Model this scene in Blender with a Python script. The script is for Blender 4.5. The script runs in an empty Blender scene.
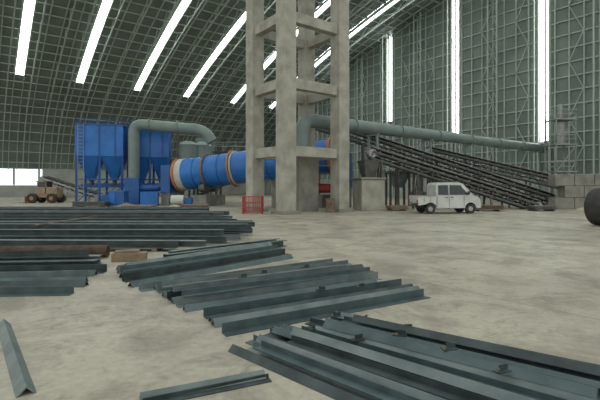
import bpy, bmesh, math, random
from mathutils import Vector, Matrix
random.seed(7)
sc = bpy.context.scene
F = 430.0; HC = 1.6; HY = 187.0

# ---------- building axes ----------
AX = Vector((0.7976, 0.6032, 0)); NX = Vector((-0.6032, 0.7976, 0))
def W(s, n, z=0.0):
    v = AX*s + NX*n
    return Vector((v.x, v.y, z))
def G(px, py, z=0.0):
    """spot on the floor (or at height z) from surveyed photo coordinates"""
    Y = F*(HC-z)/(py-HY)
    return Vector(((px-300)/F*Y, Y, z))
def P(px, py, Y):
    return Vector(((px-300)/F*Y, Y, HC+(HY-py)/F*Y))

# ---------- materials ----------
def mat(name, c1, c2=None, rough=0.6, metal=0.0, scale=3.0, detail=5, emis=None, es=0.0, bump=0.0, lo=0.35, hi=0.65, spec=0.5):
    m = bpy.data.materials.new(name); m.use_nodes = True
    nt = m.node_tree; b = nt.nodes['Principled BSDF']
    b.inputs['Base Color'].default_value = (*c1, 1)
    b.inputs['Roughness'].default_value = rough
    b.inputs['Metallic'].default_value = metal
    b.inputs['Specular IOR Level'].default_value = spec
    if c2 is not None:
        tc = nt.nodes.new('ShaderNodeTexCoord')
        no = nt.nodes.new('ShaderNodeTexNoise'); no.inputs['Scale'].default_value = scale
        no.inputs['Detail'].default_value = detail
        cr = nt.nodes.new('ShaderNodeValToRGB')
        cr.color_ramp.elements[0].position = lo; cr.color_ramp.elements[1].position = hi
        cr.color_ramp.elements[0].color = (*c1, 1); cr.color_ramp.elements[1].color = (*c2, 1)
        nt.links.new(tc.outputs['Object'], no.inputs['Vector'])
        nt.links.new(no.outputs['Fac'], cr.inputs['Fac'])
        nt.links.new(cr.outputs['Color'], b.inputs['Base Color'])
        if bump > 0:
            bp = nt.nodes.new('ShaderNodeBump'); bp.inputs['Strength'].default_value = bump
            bp.inputs['Distance'].default_value = 0.02
            nt.links.new(no.outputs['Fac'], bp.inputs['Height'])
            nt.links.new(bp.outputs['Normal'], b.inputs['Normal'])
    if emis:
        b.inputs['Emission Color'].default_value = (*emis, 1)
        b.inputs['Emission Strength'].default_value = es
    return m

M = {}
M['clad'] = mat('cladding', (0.14,0.175,0.152), (0.19,0.235,0.205), 0.6, scale=0.35)
M['frame'] = mat('frame_steel', (0.34,0.40,0.36), (0.42,0.48,0.43), 0.5, scale=2)
M['sky'] = mat('skylight_panel', (0.8,0.85,0.85), None, 0.5, emis=(0.95,1.0,0.98), es=7.5)
M['conc'] = mat('concrete', (0.27,0.26,0.22), (0.40,0.39,0.335), 0.85, scale=1.2, bump=0.3)
M['conc_d'] = mat('concrete_dark', (0.17,0.165,0.145), (0.25,0.245,0.21), 0.85, scale=1.5)
M['wallw'] = mat('lower_wall', (0.33,0.34,0.31), (0.42,0.43,0.39), 0.8, scale=0.5)
M['steel'] = mat('primed_steel', (0.04,0.066,0.07), (0.085,0.125,0.128), 0.42, 0.2, scale=4, lo=.3, hi=.75)
M['steel2'] = mat('primed_steel_dusty_highlight', (0.085,0.118,0.12), (0.16,0.195,0.19), 0.5, 0.15, scale=3)  # dusty primer, base colour lightened to paint bluish-grey highlights into the steel
M['steel3'] = mat('primed_steel_dark', (0.02,0.032,0.034), (0.05,0.07,0.072), 0.45, 0.2, scale=4)
M['blue'] = mat('blue_paint', (0.015,0.12,0.40), (0.02,0.165,0.52), 0.45, scale=1)
M['blue_d'] = mat('blue_paint_dark', (0.014,0.08,0.26), (0.018,0.105,0.34), 0.5, scale=1)
M['pipe'] = mat('green_grey_pipe', (0.14,0.19,0.18), (0.19,0.24,0.225), 0.45, scale=1)
M['white'] = mat('light_grey_paint', (0.43,0.45,0.42), (0.53,0.55,0.52), 0.4, scale=2)
M['cream'] = mat('cream_band', (0.42,0.42,0.38), (0.52,0.52,0.47), 0.5, scale=2)
M['red'] = mat('red_paint', (0.32,0.035,0.03), (0.38,0.06,0.05), 0.5, scale=3)
M['orange'] = mat('orange_paint', (0.34,0.12,0.04), (0.42,0.17,0.06), 0.5, scale=3)
M['tan'] = mat('tan_paint', (0.24,0.17,0.11), (0.34,0.25,0.17), 0.6, scale=2)
M['rust'] = mat('rusty_steel', (0.12,0.075,0.05), (0.2,0.14,0.10), 0.8, scale=5)
M['rub'] = mat('rubber', (0.018,0.018,0.018), (0.035,0.033,0.03), 0.7, scale=5)
M['belt'] = mat('belt_frame', (0.06,0.058,0.052), (0.11,0.105,0.095), 0.6, scale=3)
M['idler'] = mat('galvanised', (0.25,0.26,0.25), (0.34,0.35,0.34), 0.45, 0.3, scale=4)
M['glass'] = mat('dark_glass', (0.02,0.03,0.035), None, 0.08)
M['hub'] = mat('hub_metal', (0.35,0.35,0.35), None, 0.4, 0.6)
M['wood'] = mat('wood', (0.18,0.13,0.085), (0.27,0.2,0.13), 0.8, scale=6)
M['open'] = mat('daylit_window', (0.7,0.75,0.75), None, 0.5, emis=(0.9,0.97,1), es=1.2)
M['sand'] = mat('sand', (0.3,0.26,0.2), (0.4,0.35,0.27), 0.95, scale=6, bump=.4)

# ---------- mesh builder ----------
class MB:
    def __init__(s): s.v=[]; s.f=[]; s.m=[]; s.sm=[]; s.mats=[]
    def mi(s, k):
        if k not in s.mats: s.mats.append(k)
        return s.mats.index(k)
    def add(s, vs, fs, k, smooth=False):
        o=len(s.v); s.v += [Vector(v) for v in vs]; i=s.mi(k)
        for f in fs:
            s.f.append([o+a for a in f]); s.m.append(i); s.sm.append(smooth)
    def box(s, c, d, k, rz=0.0, taper=1.0):
        c=Vector(c); hx,hy,hz=d[0]/2,d[1]/2,d[2]/2
        R=Matrix.Rotation(rz,3,'Z'); vs=[]
        for z in (-1,1):
            t = taper if z<0 else 1.0
            for x,y in ((-1,-1),(1,-1),(1,1),(-1,1)):
                vs.append(c+R@Vector((x*hx*t,y*hy*t,z*hz)))
        s.add(vs,[(0,3,2,1),(4,5,6,7),(0,1,5,4),(1,2,6,5),(2,3,7,6),(3,0,4,7)],k)
    def frame(s,p,q,up=None):
        d=(q-p).normalized()
        u=Vector((0,0,1)) if up is None else Vector(up)
        if abs(d.dot(u))>0.99: u=Vector((AX.x,AX.y,0))
        r=d.cross(u).normalized(); u=r.cross(d).normalized()
        return d,r,u
    def beam(s,p,q,w,h,k,up=None):
        p=Vector(p);q=Vector(q)
        prof=[(-w/2,-h/2),(w/2,-h/2),(w/2,h/2),(-w/2,h/2)]
        s.extr(prof,p,q,k,up)
    def extr(s,prof,p,q,k,up=None,smooth=False,roll=0.0):
        p=Vector(p);q=Vector(q); d,r,u=s.frame(p,q,up)
        c,sn=math.cos(roll),math.sin(roll)
        n=len(prof); vs=[]
        for e in (p,q):
            for a,b in prof:
                a2,b2=a*c-b*sn,a*sn+b*c
                vs.append(e+r*a2+u*b2)
        fs=[(i,(i+1)%n,n+(i+1)%n,n+i) for i in range(n)]
        fs.append(tuple(range(n-1,-1,-1))); fs.append(tuple(range(n,2*n)))
        s.add(vs,fs,k,smooth)
    def cyl(s,p,q,r1,r2,k,seg=20,caps=True,capk=None):
        p=Vector(p);q=Vector(q); d,r,u=s.frame(p,q)
        vs=[]
        for e,R in ((p,r1),(q,r2)):
            for i in range(seg):
                a=2*math.pi*i/seg
                vs.append(e+r*math.cos(a)*R+u*math.sin(a)*R)
        s.add(vs,[(i,(i+1)%seg,seg+(i+1)%seg,seg+i) for i in range(seg)],k,True)
        if caps:
            s.add(vs[:seg],[tuple(range(seg-1,-1,-1))],capk or k)
            s.add(vs[seg:],[tuple(range(seg))],capk or k)
    def ring(s,p,q,ro,ri,k,seg=28):
        p=Vector(p);q=Vector(q); d,r,u=s.frame(p,q); vs=[]
        for e,R in ((p,ro),(q,ro),(q,ri),(p,ri)):
            for i in range(seg):
                a=2*math.pi*i/seg; vs.append(e+r*math.cos(a)*R+u*math.sin(a)*R)
        fs=[]
        for j in range(4):
            for i in range(seg):
                fs.append((j*seg+i,j*seg+(i+1)%seg,((j+1)%4)*seg+(i+1)%seg,((j+1)%4)*seg+i))
        s.add(vs,fs,k)
    def tube(s,pts,r,k,seg=16):
        pts=[Vector(p) for p in pts]; n=len(pts); vs=[]
        t0=(pts[1]-pts[0]).normalized(); u=Vector((0,0,1))
        if abs(t0.z)>.9: u=Vector((1,0,0))
        u=(u-t0*u.dot(t0)).normalized()
        for j in range(n):
            t=(pts[min(j+1,n-1)]-pts[max(j-1,0)]).normalized()
            u=(u-t*u.dot(t)).normalized(); w=t.cross(u)
            for i in range(seg):
                a=2*math.pi*i/seg; vs.append(pts[j]+(u*math.cos(a)+w*math.sin(a))*r)
        fs=[]
        for j in range(n-1):
            for i in range(seg):
                fs.append((j*seg+i,j*seg+(i+1)%seg,(j+1)*seg+(i+1)%seg,(j+1)*seg+i))
        s.add(vs,fs,k,True)
        s.add(vs[:seg],[tuple(range(seg))],k); s.add(vs[-seg:],[tuple(range(seg))],k)
    def rail(s,pts,h,k,t=0.05):
        for a,b in zip(pts[:-1],pts[1:]):
            a=Vector(a);b=Vector(b)
            for z in (h,h*.55): s.beam(a+Vector((0,0,z)),b+Vector((0,0,z)),t,t,k)
            n=max(1,int((b-a).length/1.3))
            for i in range(n+1):
                c=a.lerp(b,i/n); s.beam(c,c+Vector((0,0,h)),t,t,k)
    def obj(s,name,bevel=0.0):
        me=bpy.data.meshes.new(name); me.from_pydata([tuple(v) for v in s.v],[],s.f)
        for k in s.mats: me.materials.append(M[k])
        for i,p in enumerate(me.polygons): p.material_index=s.m[i]; p.use_smooth=s.sm[i]
        me.update()
        bm=bmesh.new(); bm.from_mesh(me); bmesh.ops.recalc_face_normals(bm,faces=bm.faces); bm.to_mesh(me); bm.free()
        o=bpy.data.objects.new(name,me); sc.collection.objects.link(o)
        if bevel>0:
            b=o.modifiers.new('bev','BEVEL'); b.width=bevel; b.segments=2; b.limit_method='ANGLE'
        return o

def arc_fillet(pts, rad, seg=8):
    pts=[Vector(p) for p in pts]; out=[pts[0]]
    for i in range(1,len(pts)-1):
        a=(pts[i-1]-pts[i]).normalized(); b=(pts[i+1]-pts[i]).normalized()
        p0=pts[i]+a*rad; p2=pts[i]+b*rad
        for j in range(seg+1):
            t=j/seg; out.append(p0*(1-t)**2+pts[i]*2*t*(1-t)+p2*t*t)
    out.append(pts[-1]); return out

# ================= HALL =================
S_END=54.0; S_MIN=-20.0; N_MIN=-20.0
low=[(72,17.4),(76,15.55),(79.5,13.5),(82.3,11.2),(84.3,8.6),(85.6,5.8),(86.0,4.8)]
def zc(n): return -147.57+math.sqrt(180**2-n*n)
def prof_z(n):
    if n<=72: return zc(n)
    for (a,za),(b,zb) in zip(low[:-1],low[1:]):
        if n<=b: return za+(zb-za)*(n-a)/(b-a)
    return 4.8
main=[(N_MIN+i*(72-N_MIN)/40, zc(N_MIN+i*(72-N_MIN)/40)) for i in range(41)]
prof=main+low[1:]
strips=[-12.0,-3.5,5.0,12.6,21.0,29.3,38.4,46.9]; SW=1.15
b=MB(); edges=[S_MIN]
for c in strips: edges+= [c-SW/2,c+SW/2]
edges.append(S_END)
for i in range(len(edges)-1):
    isky=(i%2==1)
    segs=prof if not isky else low
    vs=[];fs=[]
    for n,z in segs: vs+= [W(edges[i],n,z),W(edges[i+1],n,z)]
    for j in range(len(segs)-1): fs.append((2*j,2*j+1,2*j+3,2*j+2))
    b.add(vs,fs,'clad')
b.obj('ceiling')
for c in strips:
    k=MB(); vs=[];fs=[]
    for n,z in main: vs+= [W(c-SW/2,n,z),W(c+SW/2,n,z)]
    for j in range(len(main)-1): fs.append((2*j,2*j+1,2*j+3,2*j+2))
    k.add(vs,fs,'sky'); k.obj('skylight')
b=MB()
ribs=[]
for i in range(len(edges)-1):
    if i%2==0:
        L=edges[i+1]-edges[i]; n=max(1,round(L/1.75))
        for j in range(n+1): ribs.append(edges[i]+L*j/n)
for s in ribs:
    for (n0,z0),(n1,z1) in zip(prof[:-1],prof[1:]):
        if n0<-5: continue
        b.beam(W(s,n0,z0-.2),W(s,n1,z1-.2),.12,.22,'frame')
acc=0; last=None; pl=[]
for (n0,z0),(n1,z1) in zip(prof[:-1],prof[1:]):
    L=math.hypot(n1-n0,z1-z0); t=0
    while t<L:
        if last is None or acc>=1.9:
            pl.append((n0+(n1-n0)*t/L,z0+(z1-z0)*t/L)); last=1; acc=0
        t+=0.05; acc+=0.05
for n,z in pl:
    if n<-5: continue
    for i in range(0,len(edges)-1):
        if i%2==0 or n>72: b.beam(W(edges[i],n,z-.12),W(edges[i+1],n,z-.12),.12,.14,'frame')
# arch trusses: lower chords, webs and ties beside each skylight bay
for s in [x for c in strips for x in (c-1.4,c+1.4)]+[c+4.2 for c in strips[:-1]]:
    for idx,((n0,z0),(n1,z1)) in enumerate(zip(pl[:-1],pl[1:])):
        if n0<0: continue
        b.beam(W(s,n0,z0-1.1),W(s,n1,z1-1.1),.14,.14,'frame')
        if idx%2: b.beam(W(s,n0,z0-1.1),W(s,n1,z1-.1),.08,.08,'frame')
        else: b.beam(W(s,n0,z0-.1),W(s,n1,z1-1.1),.08,.08,'frame')
b.obj('trim_roof_frame')

# end wall
gst=[(-.5,7),(11.3,7),(23.2,7.0),(34.9,9.0),(46.9,12.3),(58.8,12.3)]; GW=1.0
b=MB(); cols=sorted(set([N_MIN+i*2 for i in range(54)]+[86.0]+[x for n,_ in gst for x in (n-GW/2,n+GW/2)]))
cols=[c for c in cols if not any(n-GW/2<c<n+GW/2 for n,_ in gst)]
for a,c in zip(cols[:-1],cols[1:]):
    mid=(a+c)/2; bot=3.0; hit=[zz for n,zz in gst if abs(n-mid)<GW/2]
    if hit:
        b.add([W(S_END,a,bot),W(S_END,c,bot),W(S_END,c,hit[0]),W(S_END,a,hit[0])],[(0,1,2,3)],'clad')
    else:
        b.add([W(S_END,a,bot),W(S_END,c,bot),W(S_END,c,prof_z(c)),W(S_END,a,prof_z(a))],[(0,1,2,3)],'clad')
b.add([W(S_END,N_MIN,0),W(S_END,86,0),W(S_END,86,3),W(S_END,N_MIN,3)],[(0,1,2,3)],'wallw')
b.obj('wall_end')
for i,(n,zz) in enumerate(gst):
    k=MB(); a,c=n-GW/2,n+GW/2
    k.add([W(S_END,a,zz),W(S_END,c,zz),W(S_END,c,prof_z(c)),W(S_END,a,prof_z(a))],[(0,1,2,3)],'sky')
    k.obj('window_%d'%(i+1))
b=MB(); n=N_MIN; nl=[]
while n<85.5:
    if not any(abs(n-g)<GW/2+.1 for g,_ in gst):
        nl.append(n); b.beam(W(S_END-.15,n,0.0),W(S_END-.15,n,prof_z(n)-.1),.13,.18,'frame',up=(AX.x,AX.y,0))
    n+=1.5
for g,_ in gst:
    for d in (-GW/2-.15,GW/2+.15):
        b.beam(W(S_END-.25,g+d,0),W(S_END-.25,g+d,prof_z(g+d)-.1),.2,.25,'frame')
        b.beam(W(S_END-1.3,g+d,0),W(S_END-1.3,g+d,prof_z(g+d)-.1),.14,.14,'frame')
    # wind column truss one bay over
    zz=0
    while zz+1.6<prof_z(g+6)-1.2:
        b.beam(W(S_END-.25,g+5.8,zz),W(S_END-1.3,g+5.8,zz+1.6),.08,.08,'frame'); b.beam(W(S_END-.25,g+5.8,zz+1.6),W(S_END-1.3,g+5.8,zz+1.6),.08,.08,'frame'); zz+=1.6
    for d in (5.2,6.4): b.beam(W(S_END-1.3,g+d,0),W(S_END-1.3,g+d,prof_z(g+d)-.3),.15,.15,'frame')
z=3.0
while z<31.5:
    hi=86
    for q in range(860,0,-1):
        if prof_z(q/10)>z: hi=q/10; break
    segs=[N_MIN]+[x for g,zz in gst for x in (g-GW/2,g+GW/2)]+[86]
    for i in range(0,len(segs)-1):
        a,c=segs[i],min(segs[i+1],hi)
        if i%2==1 and z>gst[i//2][1]: continue
        if c>a: b.beam(W(S_END-.12,a,z),W(S_END-.12,c,z),.13,.13,'frame')
    z+=1.6
for i,n0 in enumerate(nl[:-1]):
    if nl[i+1]-n0>1.6 or i%3: continue
    z=3.0; f=0
    while z+3.2<prof_z(nl[i+1]):
        p=(n0,nl[i+1]) if f else (nl[i+1],n0)
        b.beam(W(S_END-.3,p[0],z),W(S_END-.3,p[1],z+3.2),.08,.08,'frame'); z+=3.2; f=1-f
b.obj('trim_end_frame')

# side wall
b=MB()
def sidew(s0,s1,z0,z1,k,n=86.0): b.add([W(s0,n,z0),W(s1,n,z0),W(s1,n,z1),W(s0,n,z1)],[(0,1,2,3)],k)
sidew(S_MIN,S_END,0,1.9,'wallw'); sidew(9.3,S_END,1.9,4.8,'wallw'); sidew(S_MIN,9.3,4.65,4.8,'wallw')
s=S_MIN
while s<9: b.box(W(s,86,3.3),(.28,.28,2.7),'wallw',rz=math.atan2(AX.y,AX.x)); s+=3.6
b.obj('wall_side')
k=MB()
k.add([W(S_MIN,86.15,1.9),W(9.3,86.15,1.9),W(9.3,86.15,4.65),W(S_MIN,86.15,4.65)],[(0,1,2,3)],'open'); k.obj('window_7')

# floor
mf=bpy.data.materials.new('floor_concrete'); mf.use_nodes=True; nt=mf.node_tree; pb=nt.nodes['Principled BSDF']
tc=nt.nodes.new('ShaderNodeTexCoord')
def noise(sc_,det,rough=.6,dist=0):
    n=nt.nodes.new('ShaderNodeTexNoise'); n.inputs['Scale'].default_value=sc_; n.inputs['Detail'].default_value=det
    n.inputs['Roughness'].default_value=rough; n.inputs['Distortion'].default_value=dist
    nt.links.new(tc.outputs['Object'],n.inputs['Vector']); return n
def ramp(src,p0,c0,p1,c1):
    r=nt.nodes.new('ShaderNodeValToRGB'); e=r.color_ramp.elements
    e[0].position=p0;e[0].color=(*c0,1);e[1].position=p1;e[1].color=(*c1,1); nt.links.new(src,r.inputs['Fac']); return r
def mul(a,b_,f=1.0):
    m=nt.nodes.new('ShaderNodeMixRGB'); m.blend_type='MULTIPLY'; m.inputs[0].default_value=f
    nt.links.new(a,m.inputs[1]); nt.links.new(b_,m.inputs[2]); return m.outputs[0]
r1=ramp(noise(.25,6).outputs['Fac'],.38,(.34,.31,.24),.62,(.47,.435,.345))
r2=ramp(noise(.9,9,.72,.6).outputs['Fac'],.40,(.60,.59,.57),.54,(1,1,1))
r3=ramp(noise(12,6).outputs['Fac'],.3,(.80,.80,.80),.6,(1,1,1))
r4=ramp(noise(2.6,9,.75,1.2).outputs['Fac'],.55,(1,1,1),.66,(.68,.67,.67))
c=mul(mul(mul(r1.outputs[0],r2.outputs[0],.9),r3.outputs[0]),r4.outputs[0])
br=nt.nodes.new('ShaderNodeTexBrick'); br.inputs['Scale'].default_value=1.0; br.offset=0
br.inputs['Brick Width'].default_value=6; br.inputs['Row Height'].default_value=6; br.inputs['Mortar Size'].default_value=.012
br.inputs['Color1'].default_value=(1,1,1,1);br.inputs['Color2'].default_value=(.93,.93,.94,1);br.inputs['Mortar'].default_value=(.6,.6,.6,1)
mp=nt.nodes.new('ShaderNodeMapping'); mp.inputs['Rotation'].default_value=(0,0,-math.atan2(AX.y,AX.x))
nt.links.new(tc.outputs['Object'],mp.inputs['Vector']); nt.links.new(mp.outputs[0],br.inputs['Vector'])
c=mul(c,br.outputs['Color']); nt.links.new(c,pb.inputs['Base Color'])
rr=ramp(noise(.8,5).outputs['Fac'],.35,(.4,.4,.4),.65,(.65,.65,.65)); nt.links.new(rr.outputs[0],pb.inputs['Roughness'])
bp=nt.nodes.new('ShaderNodeBump'); bp.inputs['Strength'].default_value=.25; bp.inputs['Distance'].default_value=.01
nt.links.new(noise(6,8).outputs['Fac'],bp.inputs['Height']); nt.links.new(bp.outputs[0],pb.inputs['Normal'])
M['floor']=mf
b=MB(); b.add([(-130,-60,0),(140,-60,0),(140,130,0),(-130,130,0)],[(0,1,2,3)],'floor'); b.obj('floor')

# ================= CONCRETE TOWER =================
b=MB(); near=Vector((-.83,25.5,0)); L1,L2,cs=4.3,3.55,.88; rz=math.atan2(AX.y,AX.x)
cols4=[near,near+AX*L1,near+AX*L1+NX*L2,near+NX*L2]
for p in cols4:
    b.box(p+Vector((0,0,8.75)),(cs,cs,17.5),'conc',rz); b.box(p+Vector((0,0,.1)),(1.3,1.3,.2),'conc_d',rz)
for z in (3.75,7.8,11.75,15.8):
    for i in range(4):
        p,q=cols4[i],cols4[(i+1)%4]; v=Vector((0,0,z)); d=(q-p).normalized()*(cs/2-.02)
        b.beam(p+d+v,q-d+v,.5,.62,'conc')
b.obj('concrete_tower',.02)

# ================= ROTARY DRYER =================
b=MB(); A=Vector((-10.5,38,2.66)); B=Vector((2.6,34,4.05)); D=(B-A)
def T(t): return A+D*t
R=1.36
b.cyl(T(0),T(1),R,R,'blue',36)
b.ring(T(-.012),T(.006),R+.10,R-.15,'orange',36)
b.cyl(T(.006),T(.05),R+.03,R+.03,'cream',36)
b.cyl(T(-.011),T(-.005),R-.14,R-.14,'conc_d',24)
for t in (.2,.72):
    b.ring(T(t-.007),T(t+.007),R+.15,R,'rust',36)
b.ring(T(.375),T(.384),R+.22,R,'orange',40); b.ring(T(.386),T(.396),R+.1,R,'cream',40)
b.ring(T(.86),T(.895),R+.32,R,'orange',48)
for t in (.13,.3,.52,.62): b.ring(T(t),T(t+.004),R+.04,R,'blue_d',36)
b.ring(T(.985),T(1.003),R+.12,R-.1,'orange',36)
dn=D.normalized(); sd=dn.cross(Vector((0,0,1))).normalized(); ra=math.atan2(dn.y,dn.x)
for t in (.2,.72):
    c0=T(t); h=max(.3,c0.z-R-.65)
    b.box(Vector((c0.x,c0.y,h/2)),(1.4,3.4,h),'conc_d',ra)
    for sg in (-1,1):
        cc=c0+sd*sg*1.0-Vector((0,0,R+.05)); b.cyl(cc-dn*.25,cc+dn*.25,.35,.35,'belt',16)
# girth gear drive, reducer, motor, platform
c0=T(.88); b.box((c0.x,c0.y-.2,.5),(2.2,3.0,1.0),'conc_d',ra); b.box((c0.x-.1,c0.y-1.0,1.5),(1.1,.9,1.0),'orange',ra)
b.cyl((c0.x+.4,c0.y-1.1,1.5),(c0.x+1.3,c0.y-1.4,1.5),.36,.36,'red',18); b.cyl((c0.x-.1,c0.y-1.6,1.5),(c0.x-.1,c0.y-1.45,1.5),.42,.42,'rust',18)
b.box((c0.x+.1,c0.y-1.2,2.2),(.7,.5,.35),'red',ra)
for x in (-1.2,1.9):
    for y in (-2.0,): b.beam((c0.x+x,c0.y+y,0),(c0.x+x,c0.y+y,2.6),.1,.1,'orange')
b.box((c0.x+.35,c0.y-1.95,2.62),(3.3,.7,.08),'rust'); b.rail([(c0.x-1.25,c0.y-2.25,2.66),(c0.x+1.95,c0.y-2.25,2.66)],1.0,'orange',.05)
c1=T(1.0)+Vector((.72,-.2,-.9)); b.box((c1.x,c1.y,2.9),(1.2,2.4,2.7),'blue_d',ra); b.box((c1.x,c1.y,.78),(1.1,2.2,1.55),'conc_d',ra)
b.obj('rotary_dryer')

# ================= DUST COLLECTOR =================
b=MB(); rot=.22
R3=Matrix.Rotation(rot,3,'Z')
def dc(x,y,w,d):
    b.box((x,y,5.75),(w,d,2.75),'blue',rot); b.box((x,y,7.18),(w+.15,d+.15,.1),'blue_d',rot)
    for i in (-1,0,1):
        for sy in (-1,1):
            c=Vector((x,y,5.75))+R3@Vector((i*w*.33,sy*(d/2+.04),0)); b.box(c,(.1,.08,2.7),'blue_d',rot)
    for sx in (-.25,.25):
        c=Vector((x,y,3.3))+R3@Vector((sx*w,0,0)); b.box(c,(w/2-.05,d-.1,2.2),'blue',rot,taper=.22)
        b.cyl(c-Vector((0,0,1.1)),c-Vector((0,0,1.5)),.2,.2,'belt',12)
    for sx in (-1,0,1):
        for sy in (-1,1):
            c=Vector((x,y,0))+R3@Vector((sx*(w/2-.1),sy*(d/2-.1),0)); b.beam(c,c+Vector((0,0,4.5)),.18,.18,'blue_d')
    for sy in (-1,1):
        for a_,b_ in ((-1,0),(0,1)):
            p=Vector((x,y,0))+R3@Vector((a_*(w/2-.1),sy*(d/2-.1),0)); q=Vector((x,y,0))+R3@Vector((b_*(w/2-.1),sy*(d/2-.1),0))
            b.beam(p+Vector((0,0,.2)),q+Vector((0,0,2.2)),.07,.07,'blue_d'); b.beam(p+Vector((0,0,2.3)),q+Vector((0,0,2.3)),.1,.1,'blue_d')
    pts=[Vector((x,y,7.22))+R3@Vector((sx*w/2,sy*d/2,0)) for sx,sy in ((-1,-1),(1,-1),(1,1),(-1,1),(-1,-1))]
    b.rail(pts,.5,'blue_d',.03)
    c=Vector((x,y,0))+R3@Vector((-w/2+.3,-d/2-.2,0)); e=R3@Vector((.45,0,0))
    b.beam(c,c+Vector((0,0,7.2)),.04,.04,'idler'); b.beam(c+e,c+e+Vector((0,0,7.2)),.04,.04,'idler')
    for i in range(22): b.beam(c+Vector((0,0,.3+i*.32)),c+e+Vector((0,0,.3+i*.32)),.03,.03,'idler')
dc(-18.3,40,4.0,3.2); dc(-14.3,41.5,3.4,3.2)
b.beam((-20.2,39.7,1.75),(-12.8,41.7,1.75),.4,.4,'blue_d')
b.box((-12.9,36.9,.6),(1.4,1.0,1.2),'blue',rot); b.box((-16.8,38.0,.45),(1.2,.9,.9),'blue_d',rot)
b.obj('dust_collector')
b=MB()
pts=arc_fillet([P(134,178,38.6),P(134,124,38.6),P(205,130,38.6),P(212,142,38.6)],.9)
b.tube(pts,.5,'pipe',18)
for p in (P(150,125.4,38.6),P(178,127.6,38.6)):
    b.cyl(p-Vector((.05,0,0)),p+Vector((.05,0,0)),.6,.6,'pipe',18)
p=P(178,127,38.6); b.beam((p.x,p.y,0),(p.x,p.y,p.z-.45),.16,.16,'belt')
p=P(134,178,38.6); b.box((p.x,p.y,p.z/2),(1.3,1.2,p.z),'blue_d')
b.tube(arc_fillet([p+Vector((.5,0,-.9)),p+Vector((2.4,0,-.9)),Vector((-11.6,38.2,3.0))],.5),.32,'blue_d',14)
b.box((-11.35,38.25,2.3),(.9,2.2,2.4),'blue_d',-.29); b.box((-11.35,38.25,.55),(.9,2.0,1.1),'conc_d',-.29)
b.obj('exhaust_duct')
for (px,Y,r,h,kk) in ((188,41,1.0,5.6,'pipe'),(203,41.6,.9,5.6,'pipe')):
    b=MB(); x=(px-300)/F*Y
    b.cyl((x,Y,3.6),(x,Y,h),r,r,kk,20); b.cyl((x,Y,1.3),(x,Y,3.6),.22,r,kk,20); b.cyl((x,Y,h),(x,Y,h+.35),r,.35,kk,20)
    for i in range(4):
        a=math.pi/4+i*math.pi/2; b.beam((x+r*math.cos(a)*1.0,Y+r*math.sin(a)*1.0,0),(x+r*math.cos(a)*1.0,Y+r*math.sin(a)*1.0,3.9),.12,.12,'belt')
    b.obj('cyclone_separator')
b=MB(); x0,x1,Y=-12.0,-5.2,45.4
for x in (x0,(x0+x1)/2,x1):
    for y in (Y-1.2,Y+1.2): b.beam((x,y,0),(x,y,5.2),.18,.18,'belt')
for z in (3.0,5.2):
    b.box(((x0+x1)/2,Y,z),(x1-x0+.3,2.7,.14),'belt'); b.rail([(x0,Y-1.3,z),(x1,Y-1.3,z),(x1,Y+1.3,z)],1.0,'idler')
b.box((-7.2,Y,4.0),(2.2,1.8,1.8),'pipe'); b.box((-10,Y,6.0),(1.6,1.6,1.4),'pipe')
b.beam((x0,Y-1.3,0.1),(x1,Y-1.3,2.9),.1,.3,'belt')
b.obj('steel_platform')

# ================= LONG DUCT =================
b=MB(); n=22.6; z=6.05
pts=arc_fillet([W(17.3,n,3.6),W(17.3,n,z),W(51.5,n,z)],.8)
b.tube(pts,.46,'pipe',20)
for s in (22,27,32,37,42,47,51): b.cyl(W(s-.05,n,z),W(s+.05,n,z),.54,.54,'pipe',20)
b.cyl(W(51.5,n,z),W(52.0,n,z),.6,.6,'pipe',20)
for s in (24,30.5,37,43.5,50.2):
    for d in (-.45,.45): b.beam(W(s,n+d*1.6,0),W(s,n+d*.9,z-.5),.14,.14,'pipe')
    b.beam(W(s,n-.6,z-.52),W(s,n+.6,z-.52),.16,.12,'pipe')
    b.beam(W(s,n-.68,.8),W(s,n+.5,4.6),.07,.07,'pipe')
b.box(W(17.3,n,1.8),(1.6,1.4,3.6),'conc_d',rz)
b.obj('air_duct')
b=MB(); c0=W(49.2,19.6)
for dx in (-1,1):
    for dy in (-1,1): b.beam(c0+Vector((dx,dy,0)),c0+Vector((dx,dy,9.0)),.12,.12,'idler')
for z in (3.2,6.0,8.6):
    b.box(c0+Vector((0,0,z)),(2.3,2.3,.1),'idler')
    q=[c0+Vector((sx*1.1,sy*1.1,z)) for sx,sy in ((-1,-1),(1,-1),(1,1),(-1,1),(-1,-1))]; b.rail(q,1.0,'idler',.05)
for z in (0,3.2,6):
    b.beam(c0+Vector((-1,-1,z)),c0+Vector((1,-1,z+2.7)),.07,.07,'idler')
b.cyl(c0+Vector((0,0,6.05)),c0+Vector((0,0,8.4)),.5,.5,'idler',16); b.cyl(c0+Vector((0,0,8.65)),c0+Vector((0,0,10.3)),.22,.22,'idler',14)
b.obj('access_tower')

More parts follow.
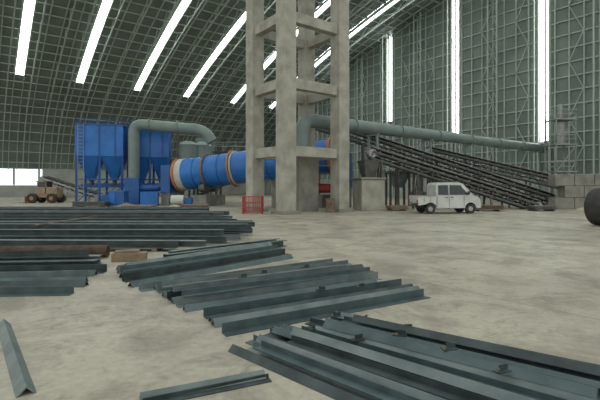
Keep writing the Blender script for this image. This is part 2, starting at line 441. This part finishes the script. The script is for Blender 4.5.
# ================= CONVEYORS =================
def conveyor(p,q,w,h,legs,name,kk='belt'):
    b=MB(); p=Vector(p);q=Vector(q); d=(q-p).normalized(); r=d.cross(Vector((0,0,1))).normalized(); u=r.cross(d)
    if u.z<0: u=-u
    L=(q-p).length
    for sg in (-1,1):
        o=r*sg*w/2
        b.beam(p+o,q+o,.1,.16,kk); b.beam(p+o-u*h,q+o-u*h,.1,.12,kk)
        n=int(L/1.1)
        for i in range(n):
            a=p.lerp(q,i/n)+o; c=p.lerp(q,(i+1)/n)+o
            b.beam(a,a-u*h,.06,.06,kk); b.beam((a-u*h) if i%2 else a,c if i%2 else (c-u*h),.06,.06,kk)
        b.rail([p+o*1.25,q+o*1.25],.5,'idler',.03) if sg<0 else None
    b.extr([(-w*.42,.10),(-w*.2,.03),(w*.2,.03),(w*.42,.10),(w*.42,.14),(w*.2,.07),(-w*.2,.07),(-w*.42,.14)],p+u*.12,q+u*.12,'rub')
    b.extr([(-w*.4,0),(w*.4,0),(w*.4,.03),(-w*.4,.03)],p-u*h*.6,q-u*h*.6,'rub')
    n=int(L/.9)
    for i in range(n):
        a=p.lerp(q,(i+.5)/n)+u*.08; b.cyl(a-r*w*.46,a+r*w*.46,.06,.06,'idler',8)
    for e in (p,q): b.cyl(e-r*w*.48-u*h*.25,e+r*w*.48-u*h*.25,.3,.3,'idler',16)
    for t in legs:
        a=p.lerp(q,t)-u*h
        for sg in (-1,1):
            b.beam(Vector((a.x,a.y,0))+r*sg*w*.7,a+r*sg*w*.5,.13,.13,kk)
        if a.z>1.5: b.beam(Vector((a.x,a.y,.2))-r*w*.68,a+r*w*.5,.07,.07,kk); b.beam(a-r*w*.55-Vector((0,0,a.z*.45)),a+r*w*.55-Vector((0,0,a.z*.45)),.08,.08,kk)
    b.obj(name)
conveyor(P(318,121,35.2),P(552,198,33.6),1.1,.65,(.21,.36,.51,.66,.82,.97),'belt_conveyor')
conveyor(P(372,152,31.0),P(535,204,31.3),1.0,.5,(.06,.28,.5,.72,.95),'belt_conveyor')
conveyor(P(430,150,40.5),P(600,190,38.5),1.0,.7,(.05,.3,.6,.9),'belt_conveyor')
conveyor(P(45,178,50),P(100,196,46),.9,.5,(.05,.5,.9),'belt_conveyor','idler')
b=MB(); x,y=4.75,29.9
b.box((x,y,1.05),(1.7,1.5,2.1),'conc',.3); b.box((x,y,2.18),(1.9,1.7,.14),'conc_d',.3)
b.box((x,y,2.85),(1.2,1.2,1.2),'belt',.3,taper=.6)
b.obj('feed_bunker',.02)
b=MB()
for x in (7.7,9.3,10.9):
    for y in (36.6,38.4): b.beam((x,y,0),(x,y,2.9),.15,.15,'belt')
b.box((9.3,37.5,2.9),(3.6,2.2,.15),'belt'); b.box((8.6,37.5,2.2),(1.6,1.6,1.3),'steel2',0,.5); b.box((10.3,37.5,.6),(1.3,1.3,1.2),'conc_d')
b.rail([(7.6,36.5,2.95),(11.0,36.5,2.95)],.9,'idler',.05); b.obj('screening_machine')

# ================= DOUBLE-CAB LIGHT TRUCK =================
def truck(loc,rotz):
    b=MB(); hw=.76; Rm=Matrix.Rotation(rotz,3,'Z'); loc=Vector(loc)
    X=lambda v: loc+Rm@Vector(v)
    def y(z): return hw-(max(0,z-1.0)*.15)
    def body(pr,k='white'):
        n=len(pr); vs=[X((x,-y(z),z)) for x,z in pr]+[X((x,y(z),z)) for x,z in pr]
        b.add(vs,[(i,(i+1)%n,n+(i+1)%n,n+i) for i in range(n)]+[tuple(range(n)),tuple(range(2*n-1,n-1,-1))],k)
    arch=lambda cx:[(cx+.36*math.cos(math.pi*i/8),.34+.34*math.sin(math.pi*i/8)) for i in range(0,9)]
    body([(-.82,.34),(-.82,1.72),(-.74,1.83),(-.55,1.87),(.55,1.88),(.82,1.82),(.95,1.72),(1.48,1.12),(1.82,1.0),(1.93,.86),(1.97,.55),(1.95,.34)]+arch(1.32))
    for sg in (-1,1):
        s0=sg*(hw-.03)
        pr=[(-1.95,.5),(-1.95,1.05),(-.86,1.05),(-.86,.5)]+[(x,max(z,.5)) for x,z in arch(-1.2)][2:7]
        n=len(pr); vs=[X((x,s0-.03,z)) for x,z in pr]+[X((x,s0+.03,z)) for x,z in pr]
        b.add(vs,[(i,(i+1)%n,n+(i+1)%n,n+i) for i in range(n)]+[tuple(range(n)),tuple(range(2*n-1,n-1,-1))],'white')
        b.beam(X((-1.95,s0,1.06)),X((-.86,s0,1.06)),.08,.05,'idler')
        for x in (-1.6,-1.2): b.beam(X((x,s0+sg*.035,.72)),X((x,s0+sg*.035,1.05)),.04,.02,'idler')
    b.box(X((-1.4,0,.72)),(1.1,1.44,.06),'idler',rotz); b.box(X((-1.94,0,.86)),(.06,1.44,.42),'white',rotz)
    b.box(X((0,0,.42)),(3.4,.8,.16),'rub',rotz)
    b.box(X((-1.4,.1,.9)),(.7,.9,.3),'wood',rotz)
    for sg in (-1,1):
        for poly in ([(-.7,1.14),(-.7,1.7),(-.08,1.72),(-.08,1.14)],[(.02,1.14),(.02,1.72),(.72,1.7),(.82,1.55),(1.2,1.14)]):
            m=len(poly)
            v1=[X((x,sg*(y(z)+.012),z)) for x,z in poly]; v0=[X((x,sg*(y(z)-.03),z)) for x,z in poly]
            b.add(v1+v0,[tuple(range(m))]+[(i,(i+1)%m,m+(i+1)%m,m+i) for i in range(m)],'glass')
        for x in (-.76,-.03,.9): b.beam(X((x,sg*(hw+.003),.42)),X((x,sg*(hw+.003),1.02)),.014,.012,'belt')
        for x in (-.2,.15): b.box(X((x,sg*(hw+.01),.98)),(.14,.03,.04),'belt',rotz)
        for cx in (1.32,-1.2):
            b.cyl(X((cx,sg*(hw-.2),.29)),X((cx,sg*(hw-.01),.29)),.29,.29,'rub',20); b.cyl(X((cx,sg*(hw-.02),.29)),X((cx,sg*(hw+.01),.29)),.16,.13,'hub',16)
        b.box(X((1.92,sg*.56,.78)),(.12,.26,.18),'idler',rotz); b.box(X((-1.98,sg*.64,.75)),(.05,.14,.2),'red',rotz)
        b.box(X((1.15,sg*(hw+.1),1.25)),(.08,.18,.2),'belt',rotz)
    v=[X((1.46,-.66,1.155)),X((1.46,.66,1.155)),X((.98,.6,1.705)),X((.98,-.6,1.705))]; b.add(v,[(0,1,2,3)],'glass')
    b.box(X((1.98,0,.46)),(.12,1.46,.2),'conc_d',rotz)
    b.obj('light_truck')
truck((8.85,26.4,0),.12)

# loader at left
b=MB(); c=Vector((-25.6,43.5,0))
for x in (-1.0,.95):
    for y in (-.75,.75): b.cyl(c+Vector((x,y-.18,.48)),c+Vector((x,y+.18,.48)),.48,.48,'rub',18); b.cyl(c+Vector((x,y-.2,.48)),c+Vector((x,y+.2,.48)),.2,.2,'orange',12)
b.box(c+Vector((0,0,.75)),(2.6,1.1,.4),'tan'); b.box(c+Vector((.75,0,1.2)),(1.2,1.2,.7),'tan',0)
b.box(c+Vector((-.2,0,1.25)),(.95,1.2,.65),'tan')
for x in (-.62,.22):
    for y in (-.55,.55): b.beam(c+Vector((x,y,1.5)),c+Vector((x,y,2.15)),.08,.08,'tan')
b.box(c+Vector((-.2,0,2.18)),(1.1,1.3,.1),'tan'); b.box(c+Vector((-.2,0,1.85)),(.8,1.1,.5),'glass')
for y in (-.45,.45): b.beam(c+Vector((-.6,y,1.0)),c+Vector((-1.75,y,.5)),.12,.2,'tan')
b.extr([(-.8,0),(.8,0),(.8,.06),(-.8,.06)],c+Vector((-1.7,0,.02)),c+Vector((-2.35,0,.02)),'tan'); b.beam(c+Vector((-1.75,-.8,.4)),c+Vector((-1.75,.8,.4)),.08,.6,'tan')
b.obj('wheel_loader',.02)

# red mesh basket
b=MB(); c=G(253,213.5); w=.55
for sx in (-1,1):
    for sy in (-1,1): b.beam(c+Vector((sx*w,sy*w,0)),c+Vector((sx*w,sy*w,1.05)),.05,.05,'red')
for z in (.06,.35,.65,1.02):
    q=[c+Vector((sx*w,sy*w,z)) for sx,sy in ((-1,-1),(1,-1),(1,1),(-1,1),(-1,-1))]
    for a,d in zip(q[:-1],q[1:]): b.beam(a,d,.035,.035,'red')
for i in range(1,5):
    t=-w+2*w*i/5
    for sy in (-w,w): b.beam(c+Vector((t,sy,0)),c+Vector((t,sy,1.03)),.022,.022,'red'); b.beam(c+Vector((sy,t,0)),c+Vector((sy,t,1.03)),.022,.022,'red')
b.obj('red_mesh_basket')

b=MB()
for r_ in range(3):
    for i in range(5):
        b.box((19.0+i*1.42+(.7 if r_%2 else 0),31.3,.42+r_*.84),(1.38,.9,.82),'conc_d',0)
b.obj('concrete_block_wall',.03)
b=MB(); c=Vector((12.65,17.6,.78)); ax=Vector((.35,-.94,0)).normalized()
for i,rr_ in enumerate((.78,.66,.54,.42,.30)): b.ring(c-ax*(.5-.01*i),c+ax*(.5-.015*(i%2)),rr_,rr_-.11,'rub' if i%2==0 else 'rust',40)
b.cyl(c-ax*.55,c+ax*.55,.12,.12,'rust',16)
b.obj('belt_roll')

# ================= STEEL SECTIONS =================
def vsec(w,t=.010):
    h=w*.72
    return [(-w*.7,0),(0,h),(w*.7,0),(w*.7-t*1.6,0),(0,h-t*1.6),(-w*.7+t*1.6,0)]
def lsec(w,h,t=.010): return [(-w/2,0),(w/2,0),(w/2,t),(-w/2+t,t),(-w/2+t,h),(-w/2,h)]
def csec(w,h,t=.012): return [(-w/2,0),(w/2,0),(w/2,t),(-w/2+t,t),(-w/2+t,h-t),(w/2,h-t),(w/2,h),(-w/2,h)]
def isec(w,h,t=.015): return [(-w/2,0),(w/2,0),(w/2,t),(t/2,t),(t/2,h-t),(w/2,h-t),(w/2,h),(-w/2,h),(-w/2,h-t),(-t/2,h-t),(-t/2,t),(-w/2,t)]
KS=['steel','steel2','steel','steel3']
def sections(name,items,cleats=()):
    b=MB()
    for i,(p,q,sec,k) in enumerate(items): b.extr(sec,p,q,k)
    for (x,y,z,r_) in cleats:
        b.box((x,y,z),(.13,.07,.01),'steel3',r_); b.box((x+.02,y+.02,z+.022),(.09,.01,.044),'steel3',r_)
        b.cyl((x-.03,y-.01,z),(x-.03,y-.01,z+.02),.01,.01,'rust',8)
    b.obj(name)
V=lambda x,y,z=0: Vector((x,y,z))
# front bundle
random.seed(12)
L0=(V(-.66,4.22),V(1.30,2.30)); L6=(V(.5,5.30),V(2.95,3.45))
it=[]; NB=13
for i in range(NB):
    t=i/(NB-1); j=(0,.06,-.05,.1,-.08,.03,-.1,.08,0,-.06,.02,.07,-.03)[i]
    p=L0[0].lerp(L6[0],t); q=L0[1].lerp(L6[1],t); d=(q-p).normalized()
    p=p+d*j*1.5; q=q+d*(-j)
    p.z=q.z=.0
    it.append((p,q,vsec(.085) if i%3==0 else lsec(.12,.06),('steel3','steel2','steel','steel')[i%4]))
for i in range(10):
    t=(i+.7)/11; j=(.25,.1,.35,.0,.2,.3,.05,.18,.28,.08)[i]
    p=L0[0].lerp(L6[0],t); q=L0[1].lerp(L6[1],t); d=(q-p).normalized(); p=p+d*j
    p.z=.066;q.z=.070
    it.append((p,q,vsec(.08) if i%2 else lsec(.11,.055),('steel','steel2','steel3','steel')[i%4]))
for i in range(3):
    t=.3+i*.2; p=L0[0].lerp(L6[0],t)+V(.25+.1*i,-.2,.13); q=L0[1].lerp(L6[1],t+.04*i)+V(-.1,.1,.13)
    it.append((p,q,vsec(.08),KS[i+1]))
cl=[(.55,4.15,.13,.5),(.95,4.1,.19,-.3),(1.3,3.75,.19,.2),(.7,4.75,.13,.9),(1.55,3.3,.19,.4),(1.1,4.45,.13,.1),(.1,4.3,.13,.7),(.4,4.9,.13,.2)]
sections('steel_angle_bundle',it,cl)
sections('steel_angle',[(G(140,401),G(264,377),vsec(.09),'steel2'),(G(143,406),G(270,380),lsec(.08,.04),'steel3')])
sections('steel_angle',[(V(-3.45,5.0),V(-2.10,3.3),vsec(.10),'steel2')])
def bund(rows): return [(G(*a),G(*c),h,KS[i%4]) for i,(a,c,h) in enumerate(rows)]
rows=[((205,318),(404,286),lsec(.13,.11)),((213,326),(418,291),vsec(.12)),((224,335),(427,297),lsec(.14,.11)),((210,322),(412,288),vsec(.10))]
sections('steel_angle_bundle',bund(rows),[(.3,6.2,.12,.2),(.9,6.4,.12,.5)])
rows=[((155,290),(340,265),vsec(.11)),((158,293),(348,268),lsec(.12,.12)),((163,297),(360,271),vsec(.12)),((168,300),(366,273.5),lsec(.12,.11)),((172,303),(372,276),vsec(.11)),((177,307),(380,279),lsec(.12,.12)),((184,311),(376,284),vsec(.11))]
it=bund(rows)
for j,(a,c) in enumerate((((163,295),(350,270)),((172,299),(362,274)),((183,305),(372,278)))):
    p,q=G(*a),G(*c); p.z=q.z=.115; it.append((p,q,lsec(.13,.07) if j!=1 else vsec(.10),('steel2','steel3','steel')[j]))
sections('steel_angle_bundle',it,[(-.6,7.0,.2,.3),(.1,7.5,.2,.6),(-.9,6.75,.19,.1)])
rows=[((118,270),(268,246),vsec(.13)),((119,274),(274,248.5),lsec(.15,.14)),((121,278),(281,251),vsec(.13)),((124,282),(287,254),lsec(.14,.13)),((130,287),(291,258),vsec(.12)),((140,291),(335,263.5),lsec(.15,.10))]
it=bund(rows)
for j,(a,c) in enumerate((((126,275),(270,250)),((122,279),(280,254)))):
    p,q=G(*a),G(*c); p.z=q.z=.13; it.append((p,q,lsec(.16,.08) if j else vsec(.13),KS[1+j]))
p,q=G(165,262),G(285,246); it.append((p,q,csec(.16,.16),'steel')); p,q=G(170,258),G(278,244); it.append((p,q,csec(.16,.16),'steel2'))
sections('steel_angle_bundle',it)
# far-left long stack
it=[]
for r_,(Y,pxr,nl_) in enumerate(((21.0,186,3),(20.1,208,3),(19.2,216,3),(18.3,214,3),(17.4,232,3),(16.6,228,3),(15.8,240,2),(15.1,256,2),(14.4,258,2),(13.7,250,2),(13.0,248,2),(12.4,250,1),(11.8,236,2),(11.2,215,1),(10.7,190,1))):
    xr=(pxr-300)/F*Y
    for l in range(nl_):
        h=.16
        z=.08+l*(h+.035)
        off=random.uniform(-.7,.2)
        sec=(isec(.2,h) if (r_+l)%3==0 else csec(.22,h) if (r_+l)%3==1 else lsec(.24,h))
        it.append((V(xr-13.5+off,Y+random.uniform(.0,.35),z),V(xr+off*.5,Y+random.uniform(-.25,.05),z),sec,('steel','steel2','steel3','steel2')[(r_*2+l)%4 if l<nl_-1 else (r_%4)]))
b=MB()
for p,q,s_,k in it: b.extr(s_,p,q,k)
for x in (-12.5,-9,-5.5,-3.6): b.beam((x,10.6,.04),(x-.3,21.2,.04),.12,.08,'wood')
for z in (.255,.45):
    for x in (-12,-8): b.beam((x,13,z),(x,20.6,z),.06,.03,'wood')
b.obj('steel_beam_stack')
# near-left pieces
b=MB(); p=V(-9.5,9.35,.15); q=V(-4.35,9.75,.15)
b.cyl(p,q,.14,.14,'rust',20,caps=False); b.ring(p,q,.14,.125,'rust',20); b.obj('rusty_pipe')
sections('steel_channel_bundle',[(V(-8.6,8.5),V(-4.15,8.95),isec(.2,.18),'steel2'),(V(-8.4,8.05),V(-4.0,8.5),csec(.2,.16),'steel'),(V(-8.2,7.6),V(-3.65,8.05),lsec(.22,.14),'steel3'),(V(-7.5,7.35),V(-3.7,7.8),vsec(.14),'steel'),(V(-7.5,7.1),V(-3.75,7.55),lsec(.2,.12),'steel2'),(V(-7.5,6.85),V(-3.6,7.25),vsec(.13),'steel'),(V(-7.5,6.6),V(-3.45,6.95),vsec(.14),'steel3'),(V(-7.5,6.15),V(-3.4,6.4),lsec(.16,.11),'steel'),(V(-8.4,8.2,.2),V(-4.3,8.7,.2),lsec(.2,.12),'steel3')])
b=MB(); p=V(-3.7,9.35,0); b.box(p+V(0,0,.09),(.7,.3,.18),'wood',.2); b.box(p+V(-.05,.0,.205),(.5,.2,.05),'wood',.35); b.obj('timber_block',.01)

# ================= midground clutter =================
def debris(name,cx,cy,rx,h,k,seed):
    random.seed(seed); b=MB(); n=22; vs=[]; rings=6
    for j in range(rings):
        r=1-j/(rings-1)*.98
        for i in range(n):
            a=2*math.pi*i/n; rr=r*(1+random.uniform(-.1,.1))
            vs.append((cx+rx*rr*math.cos(a),cy+rx*.6*rr*math.sin(a),0 if j==0 else h*(1-r)*random.uniform(.85,1.05)))
    fs=[(j*n+i,j*n+(i+1)%n,(j+1)*n+(i+1)%n,(j+1)*n+i) for j in range(rings-1) for i in range(n)]
    fs.append(tuple((rings-1)*n+i for i in range(n))); b.add(vs,fs,k,False); b.obj(name)
debris('gravel_pile',-12.5,31,1.5,.5,'conc_d',3); debris('gravel_pile',-8.9,30.5,1.2,.4,'sand',4); debris('gravel_pile',20.0,29.2,1.4,.5,'sand',9)
def plates(x,y,n,w,d,k,rz_=0):
    b=MB()
    for s_ in (-.35,.35): b.box((x+s_*w,y,.05),(.1,d,.1),'wood',rz_)
    for i in range(n): b.box((x+random.uniform(-.06,.06),y+random.uniform(-.06,.06),.12+i*.06),(w,d,.05),k,rz_+random.uniform(-.03,.03))
    return b
plates(-10.8,28.8,5,2.0,1.2,'wood').obj('timber_stack')
plates(-6.9,28.2,6,1.8,1.1,'rust',.2).obj('steel_plate_stack')
plates(-16.5,34,6,2.4,1.2,'belt',.1).obj('steel_plate_stack')
plates(6.6,29.3,4,1.2,.9,'wood',.2).obj('timber_stack')
plates(12.6,28.9,5,1.8,1,'rust',-.1).obj('steel_plate_stack')
plates(16.2,28.9,4,1.6,1,'belt',.1).obj('steel_plate_stack')
b=MB(); c=V(-9.2,32.9,0)
b.box(c+V(0,0,.1),(1.6,.8,.2),'belt'); b.cyl(c+V(-.6,0,.6),c+V(.35,0,.6),.38,.38,'white',20); b.box(c+V(.7,0,.5),(.5,.6,.6),'blue_d'); b.cyl(c+V(-.75,0,.6),c+V(-.6,0,.6),.3,.38,'belt',20)
b.obj('electric_motor')
b=MB(); c=V(-14.9,35.3,0)
b.box(c+V(0,0,.65),(1.3,1.0,1.1),'blue_d'); b.box(c+V(0,0,1.25),(1.4,1.1,.1),'blue'); b.box(c+V(-.3,-.52,.7),(.45,.04,.9),'blue'); b.box(c+V(0,0,.05),(1.4,1.1,.1),'conc_d')
b.obj('control_cabinet')
b=MB(); x,y=1.9,27.0
b.cyl((x,y,0),(x,y,.88),.29,.29,'rust',18)
for z in (.02,.3,.6,.86): b.ring((x,y,z-.02),(x,y,z+.02),.31,.28,'rust',18)
b.obj('steel_drum')

# ================= LIGHT / CAMERA =================
w=bpy.data.worlds.new('W'); sc.world=w; w.use_nodes=True
bg=w.node_tree.nodes['Background']; bg.inputs[0].default_value=(.96,.98,.93,1); bg.inputs[1].default_value=1.12
cam=bpy.data.cameras.new('Camera'); cam.sensor_width=36; cam.lens=F/600*36; cam.shift_y=-13/600; cam.clip_end=500
co=bpy.data.objects.new('Camera',cam); co.location=(0,0,HC); co.rotation_euler=(math.radians(90),0,0); sc.collection.objects.link(co); sc.camera=co
sc.view_settings.view_transform='Standard'
